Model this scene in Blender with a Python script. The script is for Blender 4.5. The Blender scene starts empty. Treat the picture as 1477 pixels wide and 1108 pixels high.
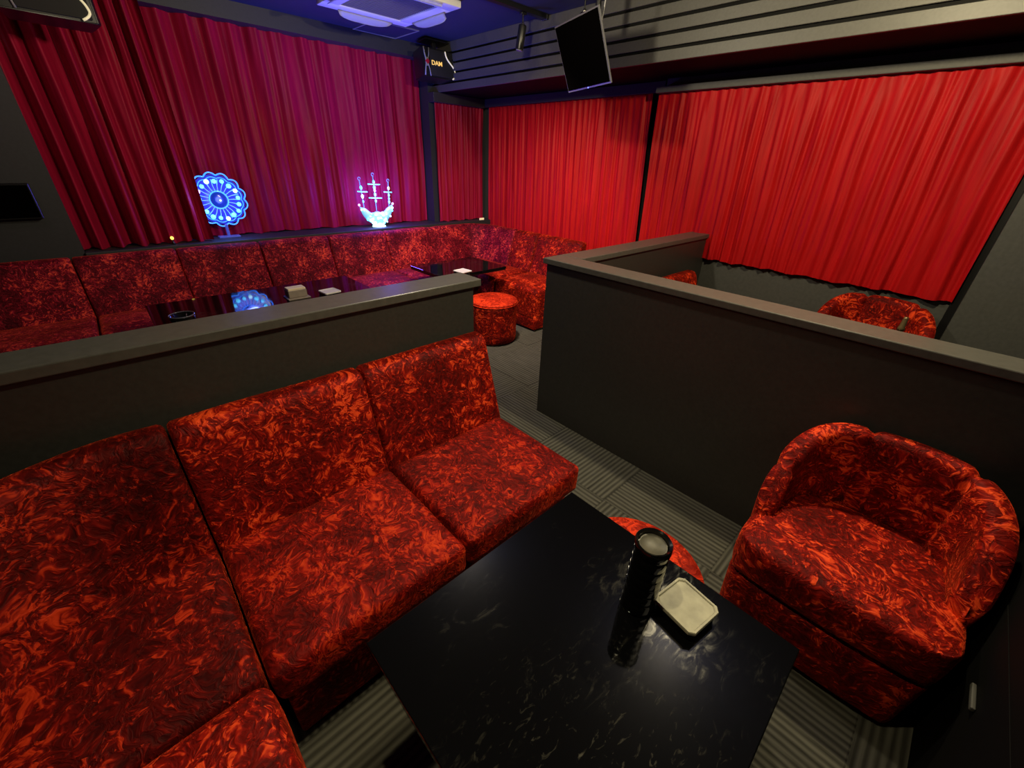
import bpy, bmesh, math, random
from mathutils import Vector, Matrix, noise
random.seed(7)
C = bpy.context.scene.collection
PI = math.pi

# ------------------------------------------------------------------ helpers
def thing(name, label, cat, loc=(0, 0, 0), rotz=0, group=None, kind=None):
    o = bpy.data.objects.new(name, None); C.objects.link(o)
    o.empty_display_size = 0.05
    o.location = loc; o.rotation_euler = (0, 0, rotz)
    o['label'] = label; o['category'] = cat
    if group: o['group'] = group
    if kind: o['kind'] = kind
    return o

def tag(o, label, cat, group=None, kind=None):
    o['label'] = label; o['category'] = cat
    if group: o['group'] = group
    if kind: o['kind'] = kind
    return o

def root_loc(p):
    v = Vector((0, 0, 0))
    while p is not None:
        v += Vector(p.location); p = p.parent
    return v

def obj(name, bm, mat, parent=None, smooth=True, world=True, angle=None, label=None):
    """link a bmesh as one object; vertices are given in world axes and shifted to the parent's base"""
    if world and parent is not None:
        bmesh.ops.translate(bm, verts=bm.verts, vec=-root_loc(parent))
    me = bpy.data.meshes.new(name)
    bmesh.ops.recalc_face_normals(bm, faces=bm.faces)
    bm.to_mesh(me); bm.free()
    if smooth:
        for p in me.polygons: p.use_smooth = True
        if angle: me.set_sharp_from_angle(angle=math.radians(angle))
    me.materials.append(mat)
    o = bpy.data.objects.new(name, me); C.objects.link(o)
    if parent is not None: o.parent = parent
    if label: o['label'] = label
    return o

def dup(root, loc, rotz, label, group=None, scale=None):
    r = root.copy(); C.objects.link(r); r.location = loc; r.rotation_euler = (0, 0, rotz)
    r['label'] = label
    if group: r['group'] = group
    if scale: r.scale = scale
    for ch in list(root.children):
        c = ch.copy(); C.objects.link(c); c.parent = r
        for g in list(ch.children):
            d = g.copy(); C.objects.link(d); d.parent = c
    return r

def add_box(bm, x0, x1, y0, y1, z0, z1, bev=0.0, seg=2):
    r = bmesh.ops.create_cube(bm, size=1.0)
    vs = r['verts']
    bmesh.ops.scale(bm, vec=(x1 - x0, y1 - y0, z1 - z0), verts=vs)
    bmesh.ops.translate(bm, vec=((x0 + x1) / 2, (y0 + y1) / 2, (z0 + z1) / 2), verts=vs)
    if bev > 0:
        es = list({e for v in vs for e in v.link_edges})
        bmesh.ops.bevel(bm, geom=es, offset=bev, segments=seg, affect='EDGES', profile=0.5)
    return bm

def box(x0, x1, y0, y1, z0, z1, bev=0.0, seg=2):
    return add_box(bmesh.new(), x0, x1, y0, y1, z0, z1, bev, seg)

def add_grid(bm, P, closed_u=False, closed_v=False):
    """P[i][j] points -> quads"""
    V = [[bm.verts.new(p) for p in row] for row in P]
    n, m = len(V), len(V[0])
    for i in range(n if closed_u else n - 1):
        for j in range(m if closed_v else m - 1):
            a, b = V[i][j], V[(i + 1) % n][j]
            c, d = V[(i + 1) % n][(j + 1) % m], V[i][(j + 1) % m]
            try: bm.faces.new((a, b, c, d))
            except ValueError: pass
    return V

def add_lathe(bm, prof, cx, cy, seg=48, cap=True):
    P = []
    for k in range(seg):
        a = 2 * PI * k / seg
        P.append([(cx + r * math.cos(a), cy + r * math.sin(a), z) for r, z in prof])
    V = add_grid(bm, P, closed_u=True)
    if cap:
        for j in (0, -1):
            try: bm.faces.new([V[k][j] for k in range(seg)])
            except ValueError: pass
    return bm

def add_tube(bm, pts, r, seg=8, cap=True):
    pts = [Vector(p) for p in pts]
    P = []
    up = Vector((0.13, 0.21, 0.97))
    for i, p in enumerate(pts):
        t = (pts[min(i + 1, len(pts) - 1)] - pts[max(i - 1, 0)]).normalized()
        a = t.cross(up)
        if a.length < 1e-3: a = t.cross(Vector((1, 0, 0)))
        a.normalize(); b = t.cross(a)
        rr = r[i] if isinstance(r, (list, tuple)) else r
        P.append([p + (a * math.cos(2 * PI * k / seg) + b * math.sin(2 * PI * k / seg)) * rr for k in range(seg)])
    V = add_grid(bm, P, closed_v=True)
    if cap:
        bm.faces.new(V[0]); bm.faces.new(V[-1])
    return bm

def add_ball(bm, c, r, u=10, v=7, sc=(1, 1, 1)):
    m = Matrix.Translation(c) @ Matrix.Diagonal((sc[0], sc[1], sc[2], 1))
    bmesh.ops.create_uvsphere(bm, u_segments=u, v_segments=v, radius=r, matrix=m)

def cushion(x0, x1, y0, y1, z0, z1, r=0.04, puff=0.02, div=(14, 14, 6), wob=0.004, seed=0, fn=None, rxy=None):
    """soft padded block: rounded box, crowned top, slightly uneven surface"""
    bm = bmesh.new()
    hx, hy, hz = (x1 - x0) / 2, (y1 - y0) / 2, (z1 - z0) / 2
    c = Vector(((x0 + x1) / 2, (y0 + y1) / 2, (z0 + z1) / 2))
    r = min(r, hx * .95, hy * .95, hz * .95)
    nx, ny, nz = div
    def spread(n, h):
        k = 3
        a = [-h + r * (1 - math.cos(PI / 2 * i / k)) for i in range(k)]
        mid = [(-h + r) + (2 * h - 2 * r) * i / n for i in range(n + 1)]
        return a + mid + [-q for q in reversed(a)]
    X, Y, Z = spread(nx, hx), spread(ny, hy), spread(nz, hz)
    cache = {}
    rx = rxy or r
    def vert(p):
        key = (round(p[0], 5), round(p[1], 5), round(p[2], 5))
        if key in cache: return cache[key]
        q = Vector(p)
        if rxy:       # rounder plan corners
            i2 = Vector((max(-hx + rx, min(hx - rx, q.x)), max(-hy + rx, min(hy - rx, q.y)), 0))
            d2 = Vector((q.x, q.y, 0)) - i2
            if d2.length > rx: d2 = d2.normalized() * rx
            q = Vector((i2.x + d2.x, i2.y + d2.y, q.z))
        inner = Vector((max(-hx + r, min(hx - r, q.x)), max(-hy + r, min(hy - r, q.y)), max(-hz + r, min(hz - r, q.z))))
        d = q - inner
        if d.length > 1e-9: q = inner + d.normalized() * r if d.length > r else q
        u, v, w = q.x / hx, q.y / hy, q.z / hz
        cr = (1 - abs(u) ** 3) * (1 - abs(v) ** 3)
        if w > 0: q.z += puff * cr * w
        sd = (1 - abs(w) ** 3)
        q.y += (0.35 * puff) * sd * v * (1 - abs(u) ** 3) * (.4 if v < 0 else 0)
        g = q + c
        if wob:
            n = noise.noise_vector(Vector((g.x, g.y, g.z)) * 5.0 + Vector((seed * 7.3, seed, 0)))
            g = g + n * wob
        if fn: g = fn(g)
        cache[key] = bm.verts.new(g)
        return cache[key]
    def face(A, B, f):
        for i in range(len(A) - 1):
            for j in range(len(B) - 1):
                vs = [vert(f(A[i], B[j])), vert(f(A[i + 1], B[j])), vert(f(A[i + 1], B[j + 1])), vert(f(A[i], B[j + 1]))]
                if len(set(vs)) >= 3:
                    try: bm.faces.new(list(dict.fromkeys(vs)))
                    except ValueError: pass
    for s in (-1, 1):
        face(X, Y, lambda a, b: (a, b, s * hz))
        face(X, Z, lambda a, b: (a, s * hy, b))
        face(Y, Z, lambda a, b: (s * hx, a, b))
    return bm

def rounded_profile(pts, r, seg=4, sub=5):
    """closed polygon (d,z) with filleted corners, extra points on the long sides; r is one radius or one per corner"""
    out = []
    n = len(pts)
    for i in range(n):
        p, a, b = Vector(pts[i]), Vector(pts[i - 1]), Vector(pts[(i + 1) % n])
        rr = r[i] if isinstance(r, (list, tuple)) else r
        da, db = (a - p).normalized(), (b - p).normalized()
        L = min(rr, (a - p).length * .48, (b - p).length * .48)
        s, e = p + da * L, p + db * L
        arc = []
        for k in range(seg + 1):
            t = k / seg
            arc.append((s * (1 - t) + p * t) * (1 - t) + (p * (1 - t) + e * t) * t)
        if out:
            q0, q1 = out[-1], arc[0]
            if (q1 - q0).length > 0.04:
                for k in range(1, sub): out.append(q0.lerp(q1, k / sub))
        out += arc
    return out

def sweep_back(path, prof, rend=0.04, wob=0.004, seed=0, channels=(), chan_depth=0.012, chan_w=0.02, hfn=None, puff=0.0):
    """sweep a closed (d,z) profile along a plan path [(x,y,nx,ny)]; ends rounded, optional stitched channels"""
    bm = bmesh.new()
    n = len(prof)
    cen = sum(prof, Vector((0, 0))) / n
    nor = []
    for i in range(n):
        t = (prof[(i + 1) % n] - prof[i - 1]).normalized()
        m = Vector((t.y, -t.x))
        if m.dot(prof[i] - cen) < 0: m = -m
        nor.append(m)
    S = [0]
    for i in range(1, len(path)):
        S.append(S[-1] + math.hypot(path[i][0] - path[i - 1][0], path[i][1] - path[i - 1][1]))
    L = S[-1]
    P = []
    for i, (x, y, ax, ay) in enumerate(path):
        s = S[i]
        e = min(s, L - s)
        inset = 0
        if e < rend:
            t = 1 - e / rend
            inset = rend * (1 - math.sqrt(max(0, 1 - t * t)))
        for cs in channels:
            inset += chan_depth * math.exp(-((s - cs) / chan_w) ** 2)
        if puff: inset -= puff * (1 - abs(2 * s / L - 1) ** 3)
        row = []
        for q, m in zip(prof, nor):
            g = q - m * inset
            z = g.y
            if hfn: z = hfn(s / L, g.x, g.y)
            p = Vector((x + ax * g.x, y + ay * g.x, z))
            if wob:
                p += noise.noise_vector(p * 5 + Vector((seed * 3.1, 0, seed))) * wob
            row.append(p)
        P.append(row)
    V = add_grid(bm, P, closed_v=True)
    bm.faces.new(V[0]); bm.faces.new(V[-1])
    return bm

def straight(ax, a0, a1, off, nx, ny, step=0.02):
    """plan path along x ('x') or y ('y') at the fixed other coordinate"""
    n = max(6, int(abs(a1 - a0) / step))
    ts = [0, .002, .006, .012, .02, .03] 
    L = abs(a1 - a0)
    ss = [t for t in ts] + [.04 + (L - .08) * k / n for k in range(n + 1)] + [L - t for t in reversed(ts)]
    sg = 1 if a1 > a0 else -1
    return [((a0 + sg * s, off, nx, ny) if ax == 'x' else (off, a0 + sg * s, nx, ny)) for s in ss]

# ------------------------------------------------------------------ materials
def new_mat(name):
    m = bpy.data.materials.new(name); m.use_nodes = True
    nt = m.node_tree; b = nt.nodes['Principled BSDF']
    return m, nt, b

def N(nt, t, **kw):
    n = nt.nodes.new(t)
    for k, v in kw.items():
        if k in n.inputs.keys(): n.inputs[k].default_value = v
        else: setattr(n, k, v)
    return n

def plain(name, col, rough=0.5, metal=0.0, spec=0.5, emit=None, estr=0.0, var=0.0, scale=30, bump=0.0, coat=0.0):
    m, nt, b = new_mat(name)
    b.inputs['Base Color'].default_value = (*col, 1)
    b.inputs['Roughness'].default_value = rough
    b.inputs['Metallic'].default_value = metal
    b.inputs['Specular IOR Level'].default_value = spec
    b.inputs['Coat Weight'].default_value = coat
    if emit:
        b.inputs['Emission Color'].default_value = (*emit, 1)
        b.inputs['Emission Strength'].default_value = estr
    if var or bump:
        tc = N(nt, 'ShaderNodeTexCoord')
        no = N(nt, 'ShaderNodeTexNoise', Scale=scale, Detail=4.0)
        nt.links.new(tc.outputs['Object'], no.inputs['Vector'])
        if var:
            r = N(nt, 'ShaderNodeValToRGB')
            r.color_ramp.elements[0].position = .3; r.color_ramp.elements[1].position = .7
            r.color_ramp.elements[0].color = (*[c * (1 - var) for c in col], 1)
            r.color_ramp.elements[1].color = (*[min(1, c * (1 + var)) for c in col], 1)
            nt.links.new(no.outputs['Fac'], r.inputs['Fac'])
            nt.links.new(r.outputs['Color'], b.inputs['Base Color'])
        if bump:
            bu = N(nt, 'ShaderNodeBump', Strength=bump, Distance=0.004)
            nt.links.new(no.outputs['Fac'], bu.inputs['Height'])
            nt.links.new(bu.outputs['Normal'], b.inputs['Normal'])
    return m

def velvet(name, scale=1.0, lo=(0.060, 0.0012, 0.001), mid=(0.17, 0.004, 0.0018), hi=(0.96, 0.085, 0.018)):
    """crushed velvet: patches of pile combed in random directions, each patch streaked along its own direction"""
    m, nt, b = new_mat(name)
    L = nt.links.new
    tc = N(nt, 'ShaderNodeTexCoord')
    def warp(src, sc_, amt):
        w1 = N(nt, 'ShaderNodeTexNoise', Scale=sc_, Detail=2.0, Roughness=.5)
        L(src, w1.inputs['Vector'])
        sub = N(nt, 'ShaderNodeVectorMath', operation='SUBTRACT'); sub.inputs[1].default_value = (.5, .5, .5)
        L(w1.outputs['Color'], sub.inputs[0])
        sc = N(nt, 'ShaderNodeVectorMath', operation='SCALE'); sc.inputs['Scale'].default_value = amt
        L(sub.outputs[0], sc.inputs[0])
        add = N(nt, 'ShaderNodeVectorMath', operation='ADD')
        L(src, add.inputs[0]); L(sc.outputs[0], add.inputs[1])
        return add.outputs[0]
    def math_(op, a, bb=None, cc=None):
        n = N(nt, 'ShaderNodeMath', operation=op)
        for i, v in enumerate((a, bb, cc)):
            if v is None: continue
            if isinstance(v, (int, float)): n.inputs[i].default_value = v
            else: L(v, n.inputs[i])
        return n.outputs[0]
    P = warp(tc.outputs['Object'], 9.0 * scale, .10 / scale)
    def streaks(cell, lon, lat):
        vo = N(nt, 'ShaderNodeTexVoronoi', Scale=cell * scale, feature='F1'); L(P, vo.inputs['Vector'])
        ax = N(nt, 'ShaderNodeVectorMath', operation='SUBTRACT'); ax.inputs[1].default_value = (.5, .5, .5)
        L(vo.outputs['Color'], ax.inputs[0])
        sp = N(nt, 'ShaderNodeSeparateColor'); L(vo.outputs['Color'], sp.inputs[0])
        ro = N(nt, 'ShaderNodeVectorRotate', rotation_type='AXIS_ANGLE')
        L(P, ro.inputs['Vector']); L(ax.outputs[0], ro.inputs['Axis']); L(math_('MULTIPLY', sp.outputs['Green'], 6.283), ro.inputs['Angle'])
        mp = N(nt, 'ShaderNodeMapping'); mp.inputs['Scale'].default_value = (lat * scale, lon * scale, lat * scale)
        L(ro.outputs[0], mp.inputs[0])
        no = N(nt, 'ShaderNodeTexNoise', Scale=1.0, Detail=2.5, Roughness=.55, Distortion=.7); L(mp.outputs[0], no.inputs['Vector'])
        return math_('ADD', no.outputs['Fac'], math_('MULTIPLY', math_('SUBTRACT', sp.outputs['Blue'], .5), .14))
    s1, s2 = streaks(15.0, 13.0, 46.0), streaks(34.0, 30.0, 78.0)
    big = N(nt, 'ShaderNodeTexNoise', Scale=4.5 * scale, Detail=2.0); L(tc.outputs['Object'], big.inputs['Vector'])
    e = math_('ADD', math_('MULTIPLY', math_('MAXIMUM', s1, s2), .75), math_('MULTIPLY', math_('ADD', s1, s2), .125))
    e = math_('ADD', e, math_('MULTIPLY', math_('SUBTRACT', big.outputs['Fac'], .5), .42))
    r = N(nt, 'ShaderNodeValToRGB')
    cr = r.color_ramp
    cr.elements[0].position = .40; cr.elements[0].color = (*lo, 1)
    cr.elements[1].position = .78; cr.elements[1].color = (*hi, 1)
    x = cr.elements.new(.555); x.color = (*mid, 1)
    x = cr.elements.new(.615); x.color = (mid[0] * 2.1, mid[1] * 2.6, mid[2] * 2.2, 1)
    x = cr.elements.new(.665); x.color = (hi[0] * .72, hi[1] * .62, hi[2] * .62, 1)
    L(e, r.inputs['Fac'])
    L(r.outputs['Color'], b.inputs['Base Color'])
    bu = N(nt, 'ShaderNodeBump', Strength=.7, Distance=.012)
    L(e, bu.inputs['Height']); L(bu.outputs['Normal'], b.inputs['Normal'])
    b.inputs['Roughness'].default_value = .62
    b.inputs['Specular IOR Level'].default_value = .10
    b.inputs['Sheen Weight'].default_value = .5
    b.inputs['Sheen Roughness'].default_value = .35
    b.inputs['Sheen Tint'].default_value = (1.0, .10, .03, 1)
    return m

def cloth(name, col, dark, tint=(1, .15, .15)):
    m, nt, b = new_mat(name)
    L = nt.links.new
    tc = N(nt, 'ShaderNodeTexCoord')
    mp = N(nt, 'ShaderNodeMapping'); mp.inputs['Scale'].default_value = (1, 1, .12)
    L(tc.outputs['Object'], mp.inputs[0])
    no = N(nt, 'ShaderNodeTexNoise', Scale=22.0, Detail=4.0, Roughness=.6)
    L(mp.outputs[0], no.inputs['Vector'])
    r = N(nt, 'ShaderNodeValToRGB')
    r.color_ramp.elements[0].position = .3; r.color_ramp.elements[0].color = (*dark, 1)
    r.color_ramp.elements[1].position = .65; r.color_ramp.elements[1].color = (*col, 1)
    L(no.outputs['Fac'], r.inputs['Fac']); L(r.outputs['Color'], b.inputs['Base Color'])
    bu = N(nt, 'ShaderNodeBump', Strength=.22, Distance=.01)
    L(no.outputs['Fac'], bu.inputs['Height']); L(bu.outputs['Normal'], b.inputs['Normal'])
    b.inputs['Roughness'].default_value = .5
    b.inputs['Specular IOR Level'].default_value = .13
    b.inputs['Sheen Weight'].default_value = .05
    b.inputs['Sheen Roughness'].default_value = .4
    b.inputs['Sheen Tint'].default_value = (*tint, 1)
    return m

def carpet():
    m, nt, b = new_mat('striped_carpet_tiles')
    L = nt.links.new
    T = .565
    tc = N(nt, 'ShaderNodeTexCoord')
    sep = N(nt, 'ShaderNodeSeparateXYZ'); L(tc.outputs['Object'], sep.inputs[0])
    def math_(op, a, bb=None, cc=None):
        n = N(nt, 'ShaderNodeMath', operation=op)
        for i, v in enumerate((a, bb, cc)):
            if v is None: continue
            if isinstance(v, (int, float)): n.inputs[i].default_value = v
            else: L(v, n.inputs[i])
        return n.outputs[0]
    tx = math_('DIVIDE', math_('ADD', sep.outputs['X'], T * 10 - 1.48), T)
    ty = math_('DIVIDE', math_('ADD', sep.outputs['Y'], T * 10 - .80), T)
    par = math_('MODULO', math_('ADD', math_('FLOOR', tx), math_('FLOOR', ty)), 2.0)
    # tiles laid quarter-turned
    wob = N(nt, 'ShaderNodeTexNoise', Scale=9.0, Detail=3.0); L(tc.outputs['Object'], wob.inputs['Vector'])
    fx, fy = N(nt, 'ShaderNodeMapping'), N(nt, 'ShaderNodeMapping')
    fx.inputs['Scale'].default_value = (60, 5, 1); fy.inputs['Scale'].default_value = (5, 60, 1)
    outs = []
    for mp, ax in ((fx, 'X'), (fy, 'Y')):
        L(tc.outputs['Object'], mp.inputs[0])
        no = N(nt, 'ShaderNodeTexNoise', Scale=1.0, Detail=3.0, Roughness=.6); L(mp.outputs[0], no.inputs['Vector'])
        ph = math_('ADD', math_('MULTIPLY', sep.outputs[ax], 2 * PI / .0255), math_('MULTIPLY', no.outputs['Fac'], 2.2))
        s = math_('ADD', math_('MULTIPLY', math_('SINE', ph), .30), .5)
        outs.append(math_('ADD', math_('MULTIPLY', s, .65), math_('MULTIPLY', no.outputs['Fac'], .42)))
    mix = N(nt, 'ShaderNodeMix', data_type='FLOAT')
    L(par, mix.inputs[0]); L(outs[1], mix.inputs[2]); L(outs[0], mix.inputs[3])
    # thin dark joint between tiles
    def joint(t):
        f = math_('FRACT', t)
        return math_('LESS_THAN', math_('MINIMUM', f, math_('SUBTRACT', 1.0, f)), .008)
    j = math_('MAXIMUM', joint(tx), joint(ty))
    val = math_('MULTIPLY', mix.outputs[0], math_('SUBTRACT', 1.0, math_('MULTIPLY', j, .25)))
    r = N(nt, 'ShaderNodeValToRGB')
    r.color_ramp.elements[0].position = .22; r.color_ramp.elements[0].color = (.024, .023, .019, 1)
    r.color_ramp.elements[1].position = .88; r.color_ramp.elements[1].color = (.135, .132, .108, 1)
    L(val, r.inputs['Fac']); L(r.outputs['Color'], b.inputs['Base Color'])
    bu = N(nt, 'ShaderNodeBump', Strength=.8, Distance=.005)
    L(val, bu.inputs['Height']); L(bu.outputs['Normal'], b.inputs['Normal'])
    b.inputs['Roughness'].default_value = .95
    b.inputs['Specular IOR Level'].default_value = .1
    return m

def lacquer():
    """black glass-like table top with wiping smears"""
    m, nt, b = new_mat('black_lacquer')
    L = nt.links.new
    tc = N(nt, 'ShaderNodeTexCoord')
    mp = N(nt, 'ShaderNodeMapping'); mp.inputs['Scale'].default_value = (1, 2.2, 1); mp.inputs['Rotation'].default_value = (0, 0, .6)
    L(tc.outputs['Object'], mp.inputs[0])
    n1 = N(nt, 'ShaderNodeTexNoise', Scale=16.0, Detail=5.0, Roughness=.62, Distortion=1.4); L(mp.outputs[0], n1.inputs['Vector'])
    n2 = N(nt, 'ShaderNodeTexNoise', Scale=4.0, Detail=2.0); L(tc.outputs['Object'], n2.inputs['Vector'])
    mu = N(nt, 'ShaderNodeMath', operation='MULTIPLY'); L(n1.outputs['Fac'], mu.inputs[0]); L(n2.outputs['Fac'], mu.inputs[1])
    r = N(nt, 'ShaderNodeValToRGB')
    r.color_ramp.elements[0].position = .33; r.color_ramp.elements[0].color = (.0025, .0025, .0028, 1)
    r.color_ramp.elements[1].position = .52; r.color_ramp.elements[1].color = (.030, .028, .022, 1)
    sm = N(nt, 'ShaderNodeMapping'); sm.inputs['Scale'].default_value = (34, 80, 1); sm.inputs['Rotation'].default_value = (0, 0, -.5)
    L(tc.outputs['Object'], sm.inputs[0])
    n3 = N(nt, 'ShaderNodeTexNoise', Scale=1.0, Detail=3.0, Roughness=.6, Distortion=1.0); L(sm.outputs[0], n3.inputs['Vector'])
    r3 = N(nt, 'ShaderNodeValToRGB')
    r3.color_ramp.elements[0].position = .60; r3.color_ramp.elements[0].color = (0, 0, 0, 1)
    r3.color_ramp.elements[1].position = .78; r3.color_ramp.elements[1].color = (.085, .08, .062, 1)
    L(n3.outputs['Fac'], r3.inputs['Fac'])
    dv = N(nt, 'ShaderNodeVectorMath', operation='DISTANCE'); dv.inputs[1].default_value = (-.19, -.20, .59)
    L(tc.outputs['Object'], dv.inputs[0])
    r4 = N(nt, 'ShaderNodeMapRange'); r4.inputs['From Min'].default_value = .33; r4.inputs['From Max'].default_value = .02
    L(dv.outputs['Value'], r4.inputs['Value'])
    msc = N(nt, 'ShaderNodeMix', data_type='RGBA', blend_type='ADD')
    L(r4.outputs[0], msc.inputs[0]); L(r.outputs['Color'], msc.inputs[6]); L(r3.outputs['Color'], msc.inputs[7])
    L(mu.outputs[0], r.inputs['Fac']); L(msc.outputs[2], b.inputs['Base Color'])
    r2 = N(nt, 'ShaderNodeMapRange'); r2.inputs['From Min'].default_value = .25; r2.inputs['From Max'].default_value = .5
    r2.inputs['To Min'].default_value = .045; r2.inputs['To Max'].default_value = .22
    L(mu.outputs[0], r2.inputs['Value']); L(r2.outputs[0], b.inputs['Roughness'])
    b.inputs['Specular IOR Level'].default_value = .38
    return m

VELVET = velvet('red_crushed_velvet')
VELVET_SEAT = velvet('red_crushed_velvet_pressed_shaded', mid=(.17, .0042, .002), hi=(.66, .045, .009))  # pressed pile, plus shading of the upward faces painted darker
VELVET_SHADED = velvet('red_crushed_velvet_shaded', scale=.9, lo=(.035, .0008, .0008), mid=(.095, .0022, .0012), hi=(.56, .036, .008))  # light falloff over the sofa corner painted in as darker velvet
VELVET_FAR = velvet('red_crushed_velvet_blue_lit', scale=1.15, lo=(.055, .001, .006), mid=(.16, .004, .014), hi=(.92, .080, .05))  # plain velvet with the blue lamps' purple tint mixed into its colour
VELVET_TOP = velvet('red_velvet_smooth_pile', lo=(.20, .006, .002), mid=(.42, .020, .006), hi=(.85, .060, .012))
CURTAIN = cloth('red_satin_curtain', (.46, .006, .008), (.34, .004, .006))
CURTAIN_BACK = cloth('red_curtain_blue_lit', (.36, .006, .038), (.25, .004, .027), (.8, .15, .6))  # red cloth, purple cast of the blue glow mixed into its colour
CARPET = carpet()
LACQ = lacquer()
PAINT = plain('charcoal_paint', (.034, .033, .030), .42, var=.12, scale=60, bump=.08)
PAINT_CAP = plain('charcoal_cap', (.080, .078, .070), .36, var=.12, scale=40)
WALL = plain('grey_wall_paint', (.060, .061, .057), .6, var=.12, scale=50, bump=.1)
WALL_DARK = plain('dark_wall_paint', (.020, .021, .024), .6, var=.12, scale=50, bump=.1)
BLACKWALL = plain('black_matt', (.003, .003, .003), .7, spec=.1)
CEIL = plain('navy_ceiling', (.010, .013, .045), .7, var=.1, scale=20, bump=.05)
SLAT = plain('grey_board', (.062, .061, .055), .5, var=.08, scale=70, bump=.15)
BLACK = plain('black_plastic', (.006, .006, .007), .35)
BLACKGLOSS = plain('black_gloss', (.004, .004, .004), .08, coat=.3)
SCREEN = plain('dark_screen', (.0012, .0010, .0010), .55, spec=.0)
METAL = plain('brushed_steel', (.42, .40, .36), .35, metal=1.0)
GREYPL = plain('grey_plastic', (.22, .22, .24), .45)
ACWHITE = plain('ac_white', (.62, .62, .64), .45)
ACGRILLE = plain('ac_grille', (.16, .16, .17), .6)
STONE = plain('beige_stone', (.34, .325, .235), .55, var=.22, scale=28, bump=.2)
WHITEST = plain('white_tray', (.62, .60, .60), .45, var=.06)
BEIGE = plain('beige_card', (.22, .18, .15), .6, var=.1)
GOLD = plain('gold_letters', (.75, .48, .12), .35, emit=(1.0, .62, .16), estr=.7)
CREAM = plain('cream_stripe', (.85, .78, .52), .4, emit=(1.0, .9, .55), estr=.35)
REDBADGE = plain('red_badge', (.35, .01, .03), .3)
GLASSBLUE = plain('lit_blue_acrylic', (.05, .15, .6), .15, emit=(.03, .22, 1.0), estr=2.2)
GLASSPALE = plain('lit_pale_acrylic', (.2, .4, .7), .15, emit=(.10, .30, 1.0), estr=.9)
LEDCYAN = plain('cyan_led', (.2, .7, .9), .2, emit=(.10, .66, .95), estr=2.6)
LEDWHITE = plain('white_led', (.8, .9, .9), .2, emit=(.45, .95, .95), estr=2.2)
LEDPINK = plain('pink_led', (.9, .6, .8), .2, emit=(1.0, .45, .8), estr=2.0)
LEDDARK = plain('ornament_hub_blue', (.01, .02, .10), .2, emit=(.0, .03, .25), estr=.5)
LEDYEL = plain('yellow_led', (.8, .6, .1), .3, emit=(1.0, .75, .1), estr=2.0)
TAGW = plain('warm_tag', (.8, .7, .5), .4, emit=(1.0, .75, .4), estr=.5)
AMBER = plain('dark_bottle', (.02, .014, .006), .08, coat=.5)
FOIL = plain('bottle_foil', (.20, .14, .07), .35, metal=.6)
BLUESTAND = plain('clear_stand', (.08, .10, .25), .1, emit=(.05, .08, .5), estr=.25)

# ------------------------------------------------------------------ room shell
XW0, XW1, YW0, YW1, ZC = -1.55, 3.95, -1.7, 4.95, 2.57
def struct(name, bm, mat, label, cat, parent=None, smooth=False):
    o = obj(name, bm, mat, parent, smooth=smooth)
    if parent is None: tag(o, label, cat, kind='structure')
    return o

struct('floor', box(XW0, XW1, YW0, YW1, -.06, 0), CARPET, 'dark grey striped carpet tiles laid in alternating directions', 'floor')
struct('ceiling', box(XW0, XW1, YW0, YW1, ZC, ZC + .08), CEIL, 'dark blue-lit ceiling over the lounge', 'ceiling')
# back wall: flush part left of the curtain, recess behind the curtains, pier at the right
bm = bmesh.new()
add_box(bm, XW0, -.15, 4.50, YW1, 0, ZC)
add_box(bm, -.15, XW1, 4.86, YW1, 0, ZC)
add_box(bm, 3.06, XW1, 4.64, 4.86, 0, ZC)
add_box(bm, -.15, 3.06, 4.64, 4.86, 2.45, ZC)
struct('wall_back', bm, WALL_DARK, 'dark wall behind the long velvet banquette and its curtains', 'wall')
bm = bmesh.new()
add_box(bm, 3.88, XW1, 2.16, 4.64, 0, ZC)
add_box(bm, 3.745, XW1, -.112, 2.16, 0, ZC)
struct('wall_right', bm, WALL, 'grey wall below and behind the bright red curtains on the right', 'wall')
struct('wall_side', box(3.62, XW1, YW0, -.112, 0, ZC), WALL, 'grey wall at the right end of the far booth', 'wall')
struct('wall_left', box(XW0 - .08, XW0, YW0, YW1, 0, ZC), WALL_DARK, 'dark wall at the left end of the lounge', 'wall')
struct('wall_near', box(XW0, XW1, YW0 - .08, YW0, 0, ZC), BLACKWALL, 'dark wall behind the near booth', 'wall')
# ledge behind the long banquette
struct('trim_1', box(-.15, 3.86, 4.47, 4.86, .775, .835, .006), WALL_DARK, 'dark window ledge running behind the long banquette', 'ledge')
# slatted bulkhead
t = thing('trim_2', 'grey bulkhead of horizontal boards along the right ceiling', 'bulkhead', (3.2, 2.2, 2.165), kind='structure')
obj('bulkhead_core', box(3.145, 3.94, -.10, 4.64, 2.168, ZC), BLACKWALL, t, smooth=False)
nb = 5; hb = (ZC - 2.165) / nb
bm = bmesh.new()
for k in range(nb):
    z0 = 2.165 + k * hb
    add_box(bm, 3.125, 3.15, -.10, 4.64, z0, z0 + hb - (.019 if k < nb - 1 else 0), .002, 1)
obj('board', bm, SLAT, t, smooth=False)
# curtain pelmets
struct('trim_3', box(3.64, 3.745, -.10, 2.19, 2.062, 2.105, .004), WALL, 'grey pelmet strip above the bright red curtain', 'pelmet')
struct('trim_4', box(3.78, 3.88, 2.19, 4.64, 2.085, 2.165, .004), WALL_DARK, 'dark pelmet strip above the red curtain beside the corner', 'pelmet')
struct('trim_5', box(3.06, 3.78, 4.53, 4.64, 2.075, 2.165, .004), WALL_DARK, 'dark pelmet strip above the narrow corner curtain', 'pelmet')
# black strip standing in for the shadow gap beside the bright curtain
struct('shadow_strip', box(3.71, 3.745, -.112, -.072, 0, 2.06, .002), BLACK, 'thin black strip painted as the shadow gap right of the bright curtain', 'strip')

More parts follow.
